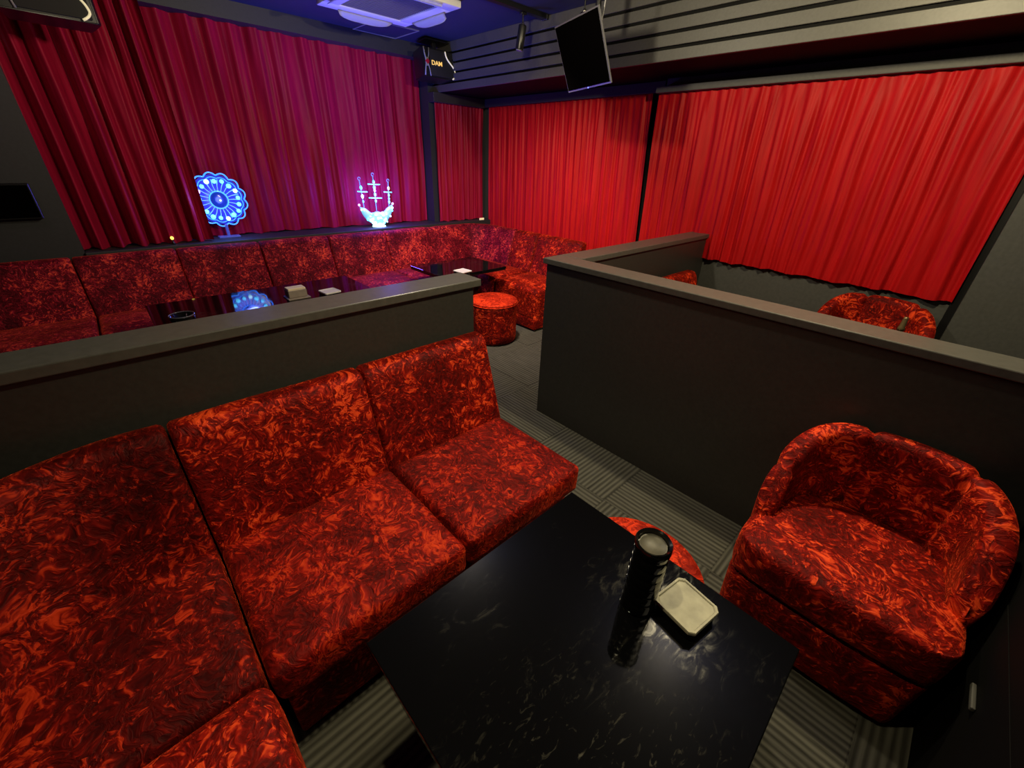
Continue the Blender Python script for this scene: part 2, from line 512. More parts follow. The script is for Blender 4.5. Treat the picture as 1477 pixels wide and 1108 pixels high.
# half-height partitions
def half_wall(label, bodies, caps, loc, mat=PAINT):
    t = thing('half_wall', label, 'partition', loc, kind='structure')
    bm = bmesh.new()
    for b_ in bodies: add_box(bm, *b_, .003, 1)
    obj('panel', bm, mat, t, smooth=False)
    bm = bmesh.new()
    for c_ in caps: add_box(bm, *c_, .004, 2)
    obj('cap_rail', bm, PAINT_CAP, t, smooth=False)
    return t
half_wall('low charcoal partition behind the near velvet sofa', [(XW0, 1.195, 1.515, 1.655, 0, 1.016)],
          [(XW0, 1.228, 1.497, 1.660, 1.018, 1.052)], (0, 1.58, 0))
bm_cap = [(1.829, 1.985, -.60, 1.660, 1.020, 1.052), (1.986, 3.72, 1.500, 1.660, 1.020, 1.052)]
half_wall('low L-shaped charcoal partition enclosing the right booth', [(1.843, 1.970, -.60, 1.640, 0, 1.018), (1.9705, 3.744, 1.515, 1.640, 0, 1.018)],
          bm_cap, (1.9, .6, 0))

# ------------------------------------------------------------------ curtains
def curtain(name, label, axis, a0, a1, off, z0, z1, folds, amp, sgn, seed, group=None, lean0=0., lean1=0., fine=.25, mat=None, top_pleats=0, hem=.006, nz=40, gather=0.):
    """hanging cloth; axis 'x' spans X at Y=off, axis 'y' spans Y at X=off; sgn = side the folds bulge to"""
    W = abs(a1 - a0); n = int(max(120, folds * 16))
    bm = bmesh.new(); P = []
    for i in range(n + 1):
        u = i / n
        col = []
        for j in range(nz + 1):
            v = j / nz           # 0 bottom .. 1 top
            drift = .03 * noise.noise(Vector((u * 7 + seed, v * 1.3, seed * 1.7))) * (1 - v * .3)
            uu = u + .35 / folds * noise.noise(Vector((u * folds * .45, seed * 3.1, 0))) * 2 + drift * .55
            ph = 2 * PI * folds * uu
            ai = .55 + .55 * (noise.noise(Vector((u * folds * .8, seed * 5.7, v * .8))) + .35)
            s = math.sin(ph)
            s = math.copysign(abs(s) ** .75, s)
            d = amp * ai * s
            d += amp * fine * math.sin(ph * 2.7 + 3 * noise.noise(Vector((u * folds, v * 1.5, seed))))
            d += amp * .5 * noise.noise(Vector((u * folds * 1.6, v * 1.2 + seed, 9.)))
            d += amp * .16 * noise.noise(Vector((u * folds * 5., v * 2.5 + seed, 3.)))
            if top_pleats:
                k = max(0, (v - .72) / .28) ** 1.5
                d = d * (1 - .75 * k) + k * amp * .40 * math.sin(2 * PI * top_pleats * u + noise.noise(Vector((u * 20, seed, 0))) * 2)
            w = 1 - abs(2 * u - 1) ** 8
            along = a0 + (a1 - a0) * (u + drift * .35 * w) + ((lean0 * (1 - u) + lean1 * u) * (1 - v))
            along += gather * (.5 - u) * math.sin(PI * v) * W
            zz = z0 + (z1 - z0) * v
            if j == 0: zz += hem * (math.sin(ph * .5) + noise.noise(Vector((u * 9, seed, 1)))) 
            if axis == 'x': col.append((along, off + sgn * d, zz))
            else: col.append((off + sgn * d, along, zz))
        P.append(col)
    add_grid(bm, P)
    o = obj(name, bm, mat or CURTAIN)
    return tag(o, label, 'curtain', group)

curtain('curtain', 'dark red curtain with deep folds beside the left wall, overlapping the round blue lamp', 'x', -.17, .665, 4.595, .842, 2.45, 8, .062, -1, 1, lean1=.03, fine=.12, mat=CURTAIN_BACK)
curtain('curtain', 'purple-lit red curtain behind both glowing blue ornaments', 'x', .50, 3.045, 4.78, .842, 2.45, 14, .030, -1, 2, fine=.25, mat=CURTAIN_BACK)
curtain('curtain', 'narrow dark red curtain on the pier in the far corner', 'x', 3.10, 3.80, 4.585, .842, 2.08, 8, .014, -1, 3, mat=CURTAIN_BACK, fine=.35, top_pleats=14)
curtain('curtain', 'red curtain behind the right end of the long banquette', 'y', 2.315, 4.50, 3.82, .50, 2.09, 22, .014, -1, 4, fine=.35, top_pleats=30, lean0=-.09)
curtain('curtain', 'bright red curtain above the right booth and its round chair', 'y', -.075, 2.185, 3.695, .857, 2.065, 19, .017, -1, 5, fine=.30, top_pleats=30, hem=.005, lean1=-.05)
struct('trim_7', box(3.835, 3.88, 2.165, 2.38, 0, 2.165, .002), BLACKWALL, 'black gap strip between the two red curtains on the right', 'strip')

# ------------------------------------------------------------------ sofas
def back_prof(d0, d1, db, zb=.30, zt=.815):
    """front at zb (d0) leaning to d1 at the top; db = rear"""
    return rounded_profile([(d0, zb), (d1, zt), (db, zt), (db, zb)], [.02, .055, .035, .02])

def sofa_straight(label, group, x0, x1, yf, ys, yb, n, mat, loc, seat_mat=None, seam_gap=.002, zs=.43, base_in=.055, xback=0.012, zt=.815, seed=0, name='velvet_sofa'):
    t = thing(name, label, 'sofa', loc, group=group)
    w = (x1 - x0) / n
    lean = .125
    for k in range(n):
        a, b_ = x0 + k * w + seam_gap, x0 + (k + 1) * w - seam_gap
        last = k == n - 1
        obj('seat', cushion(a, b_, yf, ys + .010, .305, zs, r=.030, puff=.012, seed=seed + k, rxy=.045 if last else .022, wob=.003), seat_mat or mat, t)
        obj('backrest', sweep_back(straight('x', a, b_ + (xback if last else 0), ys, 0, 1), back_prof(-.035, lean, yb - ys, zt=zt), rend=.016 if not last else .02, seed=seed + 5 + k, puff=.002, wob=.003), mat, t)
    obj('base', box(x0 + .02, x1 - .02, yf + base_in, yb - .02, .03, .29, .012, 3), mat, t, angle=40)
    obj('plinth', box(x0 + .03, x1 - .03, yf + base_in + .015, yb - .03, 0, .03), BLACK, t, smooth=False)
    return t

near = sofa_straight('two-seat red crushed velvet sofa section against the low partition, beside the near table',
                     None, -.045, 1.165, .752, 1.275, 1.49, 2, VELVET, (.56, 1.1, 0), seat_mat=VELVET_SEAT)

# corner unit with curved back
def arc_path(cx, cy, r, a0, a1, n=22):
    return [(cx + r * math.cos(a), cy + r * math.sin(a), math.cos(a), math.sin(a)) for a in [a0 + (a1 - a0) * k / n for k in range(n + 1)]]
t = thing('velvet_corner_sofa', 'red crushed velvet corner sofa section, shade painted in, with curved back, left of the two-seat section', 'sofa', (-.3, 1.0, 0))
obj('seat', cushion(-.53, -.049, .774, 1.31, .285, .43, r=.03, puff=.012, seed=31), VELVET_SHADED, t)
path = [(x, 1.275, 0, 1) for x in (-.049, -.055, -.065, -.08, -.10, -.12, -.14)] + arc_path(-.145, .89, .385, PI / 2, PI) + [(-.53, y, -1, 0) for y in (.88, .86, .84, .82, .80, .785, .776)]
obj('backrest', sweep_back(path, back_prof(-.035, .125, .215), rend=.018, seed=33, puff=.002, channels=(.42,), chan_depth=.008, chan_w=.012), VELVET_SHADED, t)
obj('base', box(-.72, -.065, .79, 1.46, .03, .29, .012), VELVET, t, angle=40)
obj('plinth', box(-.70, -.075, .80, 1.44, 0, .03), BLACK, t, smooth=False)
# left leg
t = thing('velvet_sofa', 'red crushed velvet seat section at the lower left, nearest the camera', 'sofa', (-.3, .2, 0))
obj('seat', cushion(-.55, -.040, -.30, .768, .285, .448, r=.04, puff=.016, seed=41, rxy=.04), VELVET, t)
obj('backrest', sweep_back(straight('y', .768, -.30, -.53, -1, 0), back_prof(-.035, .125, .215), rend=.035, seed=42), VELVET, t)
obj('base', box(-.72, -.115, -.28, .75, .03, .29, .012), VELVET, t, angle=40)
obj('plinth', box(-.70, -.13, -.26, .74, 0, .03), BLACK, t, smooth=False)

# the long U-shaped banquette, in units
G = 'units of the long velvet banquette'
sofa_straight('long banquette section under the round blue lamp, middle of the back row', G, -.232, .995, 3.70, 4.235, 4.455, 2, VELVET_FAR, (.4, 4.1, 0), seed=50, base_in=.03, xback=0, zt=.822, name='velvet_banquette')
sofa_straight('long banquette section under the glowing ship, against the back ledge', G, .999, 2.226, 3.70, 4.235, 4.455, 2, VELVET_FAR, (1.6, 4.1, 0), seed=60, base_in=.03, xback=0, zt=.822, name='velvet_banquette')
sofa_straight('shadowed banquette section at the far left beneath the black wall panel', G, XW0 + .01, -.236, 3.70, 4.235, 4.455, 2, VELVET_FAR, (-.9, 4.1, 0), seed=70, base_in=.03, xback=0, zt=.822, name='velvet_banquette')
# corner
t = thing('velvet_banquette', 'banquette corner section in the far corner behind the square table', 'sofa', (3.0, 4.0, 0), group=G)
obj('seat', cushion(2.232, 3.46, 3.704, 4.26, .10, .43, r=.03, puff=.012, seed=80), VELVET_FAR, t)
path = [(2.23 + d, 4.235, 0, 1) for d in (0, .004, .012, .025, .05, .1, .2, .3, .4, .5, .6, .7, .8, .9, 1.0)] + arc_path(3.27, 4.085, .15, PI / 2, 0, 10) + [(3.42, y, 1, 0) for y in (4.07, 4.04, 4.01, 3.95, 3.90, 3.85, 3.80, 3.75, 3.73, 3.715, 3.708, 3.704, 3.702)]
obj('backrest', sweep_back(path, back_prof(-.035, .125, .22, zt=.822), rend=.03, seed=82, channels=(.6, 1.32, 1.46), chan_depth=.010, chan_w=.012), VELVET_FAR, t)
obj('base', box(2.25, 3.6, 3.73, 4.44, .02, .15, .01), VELVET_FAR, t, angle=40)
def sofa_right(label, y0, y1, ch, seed):
    t = thing('velvet_banquette', label, 'sofa', (3.2, (y0 + y1) / 2, 0), group=G)
    obj('seat', cushion(2.895, 3.45, y0 + .002, y1 - .002, .12, .425, r=.035, puff=.018, seed=seed, rxy=.04, wob=.002), VELVET, t)
    obj('backrest', sweep_back(straight('y', y1, y0, 3.42, 1, 0), back_prof(-.035, .125, .22, zt=.822), rend=.03, seed=seed + 1, channels=ch, chan_depth=.012, chan_w=.012), VELVET, t)
    obj('base', box(2.90, 3.62, y0 + .003, y1 - .003, .02, .16, .01), VELVET, t, angle=40)
    obj('plinth', box(2.93, 3.6, y0 + .03, y1 - .03, 0, .022), BLACK, t, smooth=False)
sofa_right('banquette section with channel-stitched back right of the square table', 3.322, 3.698, (.125, .25), 90)
sofa_right('end section of the banquette, its block seat beside the far stool', 2.69, 3.318, (.16, .32, .48), 95)

# sofa inside the right booth (mostly hidden): same build as the near one
dup(near, (2.745, 1.085, 0), 0, 'orange-lit velvet sofa in the right booth, only its back corner showing above the partition')

# ------------------------------------------------------------------ tub armchairs
def make_chair(label, cx, cy):
    t = thing('tub_armchair', label, 'armchair', (cx, cy, 0))
    # faces -X; plan U opens to -X
    fx = -.245
    def D(q):   # pull the rear corners of a block into a D plan
        dx = (q.x - cx)
        if dx > 0:
            k = math.sqrt(max(0., 1 - min(1, dx / .30) ** 2.4))
            q.y = cy + (q.y - cy) * max(.15, .25 + .75 * k)
        else:
            q.x -= .022 * (1 - ((q.y - cy) / .30) ** 2)
        return q
    def Db(q):
        q = D(q); k = (q.z - .02) / .22
        q.y = cy + (q.y - cy) * (.96 + .04 * k)
        return q
    obj('base', cushion(cx + fx + .012, cx + .27, cy - .288, cy + .288, .022, .258, r=.03, puff=.0, wob=.002, fn=Db, rxy=.06), VELVET, t)
    obj('seat', cushion(cx + fx, cx + .25, cy - .296, cy + .296, .262, .42, r=.04, puff=.016, wob=.003, seed=3, fn=D, rxy=.09), VELVET, t)
    # wrap-around back
    n = 72; path = []
    for k in range(n + 1):
        a = -PI / 2 + PI * k / n
        ex = .72
        ca, sa = math.cos(a), math.sin(a)
        x = cx + .0 + .215 * (abs(ca) ** ex); y = cy + .225 * math.copysign(abs(sa) ** .85, sa)
        path.append([x, y])
    out = []
    for k in range(n + 1):
        p0, p1 = path[max(0, k - 1)], path[min(n, k + 1)]
        tx, ty = p1[0] - p0[0], p1[1] - p0[1]
        l = math.hypot(tx, ty); out.append((path[k][0], path[k][1], ty / l, -tx / l))
    # extend the arms straight forward
    fr = [(cx - d, out[0][1], 0, -1) for d in (.075, .072, .066, .056, .04, .02)]
    bk = [(cx - d, out[-1][1], 0, 1) for d in (.02, .04, .056, .066, .072, .075)]
    full = fr + out + bk
    prof = rounded_profile([(-.0, .24), (.012, .72), (.085, .72), (.072, .245)], [.02, .04, .04, .02], sub=7)
    def hfn(u, d, z):
        e = abs(2 * u - 1)      # 0 rear, 1 arm front
        top = .745 - .03 * e ** 2 - .27 * max(0, (e - .32) / .68) ** 1.7
        if z > .3: z = .3 + (z - .3) * (top - .3) / .42
        return z
    obj('backrest', sweep_back(full, prof, rend=.045, seed=11, hfn=hfn, channels=(.28, .52, .76), chan_depth=.016, chan_w=.012, wob=.004), VELVET, t)
    obj('plinth', cushion(cx + fx + .06, cx + .25, cy - .25, cy + .25, 0, .03, r=.01, puff=0, wob=0, fn=D, rxy=.06), BLACK, t)
    return t
chair = make_chair('red crushed velvet tub armchair against the partition beside the near table', 1.535, -.12)
dup(chair, (3.36, .225, 0), 0, 'red velvet tub chair under the bright curtain, its rounded back showing above the right partition', scale=(1, 1, 1.12))

# ------------------------------------------------------------------ round stools
def make_stool(label, cx, cy, r=.224, h=.395, mat=VELVET):
    t = thing('round_stool', label, 'stool', (cx, cy, 0), group='round velvet stools')
    bm = bmesh.new()
    add_lathe(bm, [(r * .96, .015), (r * .985, .03)] + [(r * .99, .03 + (h - .055) * k / 8) for k in range(1, 9)], cx, cy, 64)
    obj('body', bm, mat, t)
    bm = bmesh.new()
    add_lathe(bm, [(r * .985, h - .026), (r, h - .018), (r, h - .008), (r * .985, h)] + [(r * (1 - k / 8), h + .012 * math.sin(PI / 2 * k / 8)) for k in range(1, 8)] + [(.004, h + .012)], cx, cy, 64)
    obj('seat', bm, VELVET_TOP, t)
    bm = bmesh.new()
    P = [(cx + r * math.cos(a), cy + r * math.sin(a), h - .024) for a in [2 * PI * k / 64 for k in range(65)]]
    add_tube(bm, P, .005, 6, cap=False)
    obj('piping', bm, VELVET_TOP, t)
    bm = bmesh.new(); add_lathe(bm, [(r * .92, 0), (r * .92, .02)], cx, cy, 48); obj('plinth', bm, BLACK, t)
    return t
stool = make_stool('round orange-red velvet stool tucked under the near table edge', .917, .35)
dup(stool, (2.475, 2.84, 0), 0, 'round red velvet stool standing in the aisle beside the far banquette')

# ------------------------------------------------------------------ tables
def make_table(label, x0, x1, y0, y1, zt=.60, th=.022, group='black gloss tables'):
    cx, cy = (x0 + x1) / 2, (y0 + y1) / 2
    t = thing('lounge_table', label, 'table', (cx, cy, 0), group=group)
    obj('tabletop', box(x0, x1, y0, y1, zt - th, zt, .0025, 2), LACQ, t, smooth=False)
    obj('edge_band', box(x0 + .004, x1 - .004, y0 + .004, y1 - .004, zt - th - .012, zt - th, .002, 1), BLACK, t, smooth=False)
    bm = bmesh.new(); add_lathe(bm, [(.10, zt - th - .03), (.10, zt - th - .012)], cx, cy, 32); obj('mounting_plate', bm, BLACK, t, angle=40)
    bm = bmesh.new(); add_lathe(bm, [(.038, .02), (.038, zt - th - .03)], cx, cy, 32); obj('column', bm, BLACK, t, angle=40)
    bm = bmesh.new(); add_lathe(bm, [(.215, 0), (.215, .008), (.20, .014), (.05, .03), (.04, .05)], cx, cy, 48); obj('base', bm, BLACK, t, angle=40)
    return t
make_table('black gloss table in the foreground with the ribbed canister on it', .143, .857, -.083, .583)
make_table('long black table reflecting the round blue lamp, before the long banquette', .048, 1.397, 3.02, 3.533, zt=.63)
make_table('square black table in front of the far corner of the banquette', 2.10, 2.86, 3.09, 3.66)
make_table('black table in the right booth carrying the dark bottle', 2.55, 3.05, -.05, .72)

# things on the tables
t = thing('canister', 'tall ribbed gloss black canister with a grey recessed lid on the near table', 'canister', (  .678, .228, .60))
R0 = .040
prof = [(R0 * .93, .600), (R0, .606)]
for k in range(6):
    z = .612 + k * .030
    prof += [(R0, z), (R0, z + .022), (R0 * .985, z + .0245), (R0 * .985, z + .027)]
prof += [(R0, .794), (R0 * 1.03, .800), (R0 * 1.03, .815), (R0 * .98, .818), (R0 * .84, .815), (R0 * .80, .803)]
bm = bmesh.new(); add_lathe(bm, prof,   .678, .228, 48); obj('body', bm, BLACKGLOSS, t, angle=35)
bm = bmesh.new(); add_lathe(bm, [(R0 * .79, .802), (R0 * .76, .809), (R0 * .70, .806), (.002, .805)],   .678, .228, 40); obj('lid', bm, plain('grey_ash', (.07, .065, .045), .5, var=.25, scale=60), t)

def tray(label, cx, cy, zt, s, rot, top, h1=.022, h2=.012, group='square trays on the tables', cut=.17, dish=True):
    t = thing('square_tray', label, 'tray', (cx, cy, zt), rotz=rot, group=group)
    def octo(hs, c): return [(hs, -hs + c), (hs, hs - c), (hs - c, hs), (-hs + c, hs), (-hs, hs - c), (-hs, -hs + c), (-hs + c, -hs), (hs - c, -hs)]
    def prism(rings):
        bm = bmesh.new(); V = []
        for hs, c, z in rings: V.append([bm.verts.new((x, y, z)) for x, y in octo(hs, c)])
        for a, b_ in zip(V, V[1:]):
            for k in range(8): bm.faces.new((a[k], a[(k + 1) % 8], b_[(k + 1) % 8], b_[k]))
        bm.faces.new(V[0]); bm.faces.new(V[-1]); return bm
    hs = s / 2; c = s * cut
    obj('base', prism([(hs * .93, c, 0), (hs * .95, c, h1)]), BLACKGLOSS, t, smooth=False, world=False)
    rings = [(hs * .97, c, h1 + .0005), (hs, c, h1 + .003), (hs, c, h1 + h2 - .002), (hs * .98, c, h1 + h2)]
    if dish: rings += [(hs * .90, c * .9, h1 + h2), (hs * .86, c * .9, h1 + h2 - .003)]
    obj('top_plate', prism(rings), top, t, smooth=True, world=False).data.set_sharp_from_angle(angle=math.radians(30))
    return t
tray('beige square tray on a black base beside the canister', .741, .138, .60, .112, -.16, STONE, cut=.10)
tray('white square tray on the long black table, behind the low partition', 1.089, 3.098, .63, .121, .1, WHITEST, h1=.012, cut=.06)
tray('white square tray on the square black table in the far corner', 2.36, 3.155, .60, .13, .1, WHITEST, h1=.006, h2=.010, cut=.06)

t = thing('napkin_holder', 'beige upright napkin holder on the long black table', 'napkin holder', (.873, 3.155, .63))
obj('sleeve', box(.811, .935, 3.112, 3.200, .638, .690, .003, 1), BEIGE, t, smooth=False)
obj('foot', box(.798, .948, 3.088, 3.214, .63, .638, .002, 1), BEIGE, t, smooth=False)
obj('napkins', box(.814, .932, 3.118, 3.194, .686, .703, .003, 1), plain('cream_paper', (.62, .52, .38), .7), t, smooth=False)

t = thing('round_ashtray', 'round black glass ashtray at the left of the long black table', 'ashtray', (.189, 3.072, 0.630))
bm = bmesh.new(); add_lathe(bm, [(.052, 0.630), (.062, 0.636), (.066, 0.662), (.062, 0.666), (.055, 0.664), (.048, 0.642), (.002, 0.640)], .189, 3.072, 40); obj('bowl', bm, BLACKGLOSS, t)
bm = bmesh.new()
add_tube(bm, [(.189 + .064 * math.cos(2 * PI * k / 40), 3.072 + .064 * math.sin(2 * PI * k / 40), 0.665) for k in range(41)], .0035, 6, cap=False)
obj('rim', bm, plain('glass_rim', (.10, .10, .14), .1), t)

t = thing('bottle', 'dark bottle neck showing above the right partition in front of the tub chair', 'bottle', (2.90, .068, .60))
bm = bmesh.new(); add_lathe(bm, [(.030, .60), (.033, .605), (.033, .74), (.028, .775), (.015, .805), (.0135, .83)], 2.90, .068, 28); obj('body', bm, AMBER, t)
bm = bmesh.new(); add_lathe(bm, [(.0155, .825), (.0155, .84), (.0125, .85), (.0105, .89), (.0095, .898)], 2.90, .068, 24); obj('cap', bm, FOIL, t)

# ------------------------------------------------------------------ glowing ornaments on the ledge
LZ = .835
fx, fy, fz, FR = .838, 4.69, 1.15, .208
t = thing('round_ornament_lamp', 'round scalloped lamp with glowing blue spokes on the ledge', 'ornament lamp', (fx, fy, LZ))
def ring_pts(r, amp=0, n=12, dy=0, N_=144):
    return [(fx + (r + amp * abs(math.sin(n * a / 2)) - amp * .5) * math.cos(a), fy + dy, fz + (r + amp * abs(math.sin(n * a / 2)) - amp * .5) * math.sin(a)) for a in [2 * PI * k / N_ for k in range(N_ + 1)]]
bm = bmesh.new(); add_tube(bm, ring_pts(FR, .024, 13), .0055, 6, cap=False); obj('scalloped_rim', bm, GLASSBLUE, t)
bm = bmesh.new(); add_tube(bm, ring_pts(FR * .86, .012, 13, -.006), .0035, 6, cap=False); add_tube(bm, ring_pts(FR * .34, 0, 13), .006, 6, cap=False); obj('inner_ring', bm, GLASSBLUE, t)
bm = bmesh.new()
for k in range(22):
    a = 2 * PI * k / 22
    p = [(fx + r * math.cos(a + tw), fy, fz + r * math.sin(a + tw)) for r, tw in ((FR * .33, 0), (FR * .55, .02), (FR * .80, -.02))]
    add_tube(bm, p, [.0022, .0034, .005], 6)
obj('spokes', bm, GLASSPALE, t)
bm = bmesh.new()
P = [[(fx + r * math.cos(a), fy + .008, fz + r * math.sin(a)) for r in (FR * .3, FR * .98)] for a in [2 * PI * k / 64 for k in range(65)]]
add_grid(bm, P); obj('disc', bm, plain('lit_blue_disc', (.02, .03, .25), .2, emit=(.05, .05, .75), estr=.35), t)
bm = bmesh.new(); add_ball(bm, (fx, fy, fz), FR * .31, 24, 14, (1, .35, 1)); obj('hub', bm, LEDDARK, t)
bm = bmesh.new(); add_ball(bm, (fx + .005, fy - .024, fz - .002), .008, 10, 8); obj('hub_light', bm, LEDWHITE, t)
for k in range(17):
    a = 2 * PI * k / 17 + .1
    rr = FR * (.72 + .04 * (k % 2))
    bm = bmesh.new()
    add_ball(bm, (fx + rr * math.cos(a), fy - .012, fz + rr * math.sin(a)), .0165 + .003 * ((k * 7) % 3) / 2, 10, 8)
    obj('bulb', bm, LEDPINK if k in (7, 9) else (LEDWHITE if k % 4 == 1 else LEDCYAN), t)
bm = bmesh.new(); add_box(bm, fx - .012, fx + .012, fy - .006, fy + .012, LZ + .012, fz - FR * .98, .003)
obj('stand', bm, BLUESTAND, t, smooth=False)
obj('base', box(fx - .085, fx + .085, fy - .045, fy + .03, LZ, LZ + .014, .003), BLUESTAND, t, smooth=False)

sx, sy = 2.295, 4.62
t = thing('ship_ornament_lamp', 'glowing three-masted ship ornament of clear beads on the ledge', 'ornament lamp', (sx, sy, LZ))
rnd = random.Random(3)
# crescent hull skin
bm = bmesh.new(); P = []
nh = 25
for i in range(nh + 1):
    u = -1 + 2 * i / nh
    x = sx + .195 * u
    top = .985 + .075 * u * u + .012 * math.cos(u * 9)
    bot = .985 + .055 * u * u - .135 * math.sqrt(max(0., 1 - u * u)) ** 1.1
    bot = min(bot, top - .008)
    hw = .035 * (1 - abs(u) ** 3) + .004
    row = []
    for k in range(10):
        a = 2 * PI * k / 10
        row.append((x, sy + hw * math.cos(a), (top + bot) / 2 + (top - bot) / 2 * math.sin(a)))
    P.append(row)
V = add_grid(bm, P, closed_v=True); bm.faces.new(V[0]); bm.faces.new(V[-1])
obj('hull', bm, plain('lit_hull', (.3, .6, .7), .2, emit=(.12, .50, .75), estr=.9), t)
for i in range(46):
    u = rnd.uniform(-.98, .98)
    lo = .985 + .055 * u * u - .13 * math.sqrt(1 - u * u); hi_ = .985 + .08 * u * u
    bm = bmesh.new(); add_ball(bm, (sx + .195 * u, sy - .034 * (1 - abs(u) ** 3) - .004, rnd.uniform(lo, hi_)), rnd.uniform(.009, .016), 8, 6)
    obj('bead', bm, rnd.choice([LEDWHITE, LEDWHITE, LEDCYAN, LEDWHITE]), t)
for u in (-1.02, 1.02):
    bm = bmesh.new(); add_ball(bm, (sx + .195 * u, sy, 1.066), .013, 8, 6); obj('bead', bm, LEDPINK, t)
bm = bmesh.new(); add_lathe(bm, [(.075, LZ), (.07, LZ + .012), (.035, LZ + .03), (.02, LZ + .05)], sx + .005, sy, 24); obj('base', bm, LEDWHITE, t)
for mx, zt, yards, beads in ((-.145, 1.335, ((1.195, .055),), ((1.235, .018), (1.15, .019), (1.10, .012))),
                             (-.005, 1.375, ((1.265, .070), (1.13, .075)), ((1.29, .016), (1.235, .018), (1.205, .014), (1.165, .017), (1.10, .014))),
                             (.150, 1.315, ((1.185, .048),), ((1.225, .016), (1.155, .014), (1.12, .012), (1.085, .015)))):
    bm = bmesh.new()
    x = sx + mx
    lean = mx * .12
    add_tube(bm, [(x, sy, 1.0), (x + lean * .5, sy, (1.0 + zt) / 2), (x + lean, sy, zt - .03)], .0045, 6)
    c_ = (x + lean, zt - .014)
    add_tube(bm, [(c_[0] + .013 * math.cos(a), sy, c_[1] + .015 * math.sin(a)) for a in [2 * PI * k / 16 for k in range(15)]], .0028, 6)
    m = obj('mast', bm, GLASSPALE, t)
    for z, w in yards:
        bm = bmesh.new(); add_tube(bm, [(x - w, sy - .006, z + .004), (x, sy - .008, z), (x + w, sy - .006, z - .002)], .0055, 6); obj('yard', bm, LEDCYAN, m)
    for z, r in beads:
        bm = bmesh.new(); add_ball(bm, (x + lean * (z - 1) / .33, sy - .008, z), r, 8, 6, (.8, .8, 1.15)); obj('mast_bead', bm, rnd.choice([LEDCYAN, LEDWHITE, LEDCYAN]), m)

t = thing('small_lamp', 'tiny yellow light standing on the ledge under the dark left curtain', 'light', (.40, 4.535, LZ))
bm = bmesh.new(); add_lathe(bm, [(.012, LZ), (.012, LZ + .012), (.006, LZ + .02), (.006, LZ + .04)], .40, 4.535, 16); obj('socket', bm, BLACK, t)
bm = bmesh.new(); add_ball(bm, (.40, 4.535, LZ + .05), .012, 12, 8, (1, 1, 1.2)); obj('bulb', bm, LEDYEL, t)
o = obj('small_card', box(3.66, 3.735, 4.49, 4.50, LZ, LZ + .025, .002, 1), TAGW, None, smooth=False)
tag(o, 'small pale card lying on the far corner of the ledge', 'card')

# ------------------------------------------------------------------ ceiling fittings
# cassette air conditioner
ZA = ZC
ax0, ax1, ay0, ay1 = 1.70, 2.46, 3.22, 4.02
t = thing('ceiling_air_conditioner', 'white square cassette air conditioner in the ceiling with open flaps', 'air conditioner', ((ax0 + ax1) / 2, (ay0 + ay1) / 2, ZA - .04))
bm = bmesh.new()
iw = .125
for b_ in ((ax0, ax1, ay0, ay0 + iw), (ax0, ax1, ay1 - iw, ay1), (ax0, ax0 + iw, ay0 + iw, ay1 - iw), (ax1 - iw, ax1, ay0 + iw, ay1 - iw)):
    add_box(bm, *b_, ZA - .045, ZA - .0005, .008, 2)
obj('frame', bm, ACWHITE, t, angle=40)
bm = bmesh.new()
add_box(bm, ax0 + iw, ax1 - iw, ay0 + iw, ay1 - iw, ZA - .030, ZA - .004)
for k in range(22):
    y = ay0 + iw + .012 + k * (ay1 - ay0 - 2 * iw - .024) / 21
    add_box(bm, ax0 + iw + .01, ax1 - iw - .01, y - .005, y + .005, ZA - .038, ZA - .030)
obj('intake_grille', bm, ACGRILLE, t, smooth=False)
def flap(c, along, out):
    """curved drop-down louvre: hinge line 'along', opening outwards"""
    bm = bmesh.new(); P = []
    for i in range(13):
        s = -1 + 2 * i / 12
        taper = 1 - .35 * abs(s) ** 4
        row = []
        for k in range(6):
            d = k / 5
            p = Vector(c) + Vector(along) * (s * .235 * (1 - .16 * d)) + Vector(out) * (.070 * d * taper) + Vector((0, 0, -.036 * math.sin(d * PI / 2) * taper))
            row.append(p)
        P.append(row)
    add_grid(bm, P)
    r = bmesh.ops.solidify(bm, geom=bm.faces[:], thickness=.006)
    return bm
mx_, my_ = (ax0 + ax1) / 2, (ay0 + ay1) / 2
for c, al, ou in (((mx_, ay1 - .04, ZA - .047), (1, 0, 0), (0, 1, 0)), ((mx_, ay0 + .04, ZA - .047), (1, 0, 0), (0, -1, 0)),
                  ((ax1 - .04, my_, ZA - .047), (0, 1, 0), (1, 0, 0)), ((ax0 + .04, my_, ZA - .047), (0, 1, 0), (-1, 0, 0))):
    obj('flap', flap(c, al, ou), ACWHITE, t)
# access hatch
t = thing('ceiling_hatch', 'square ceiling access hatch with a pale metal rim beyond the air conditioner', 'hatch', (2.48, 4.40, ZC))
bm = bmesh.new(); add_box(bm, 2.27, 2.69, 4.19, 4.61, ZC - .006, ZC - .001); obj('panel', bm, CEIL, t, smooth=False)
bm = bmesh.new()
for b_ in ((2.26, 2.70, 4.18, 4.192), (2.26, 2.70, 4.608, 4.62), (2.26, 2.272, 4.192, 4.608), (2.688, 2.70, 4.192, 4.608)): add_box(bm, *b_, ZC - .010, ZC - .0005)
obj('rim', bm, GREYPL, t, smooth=False)

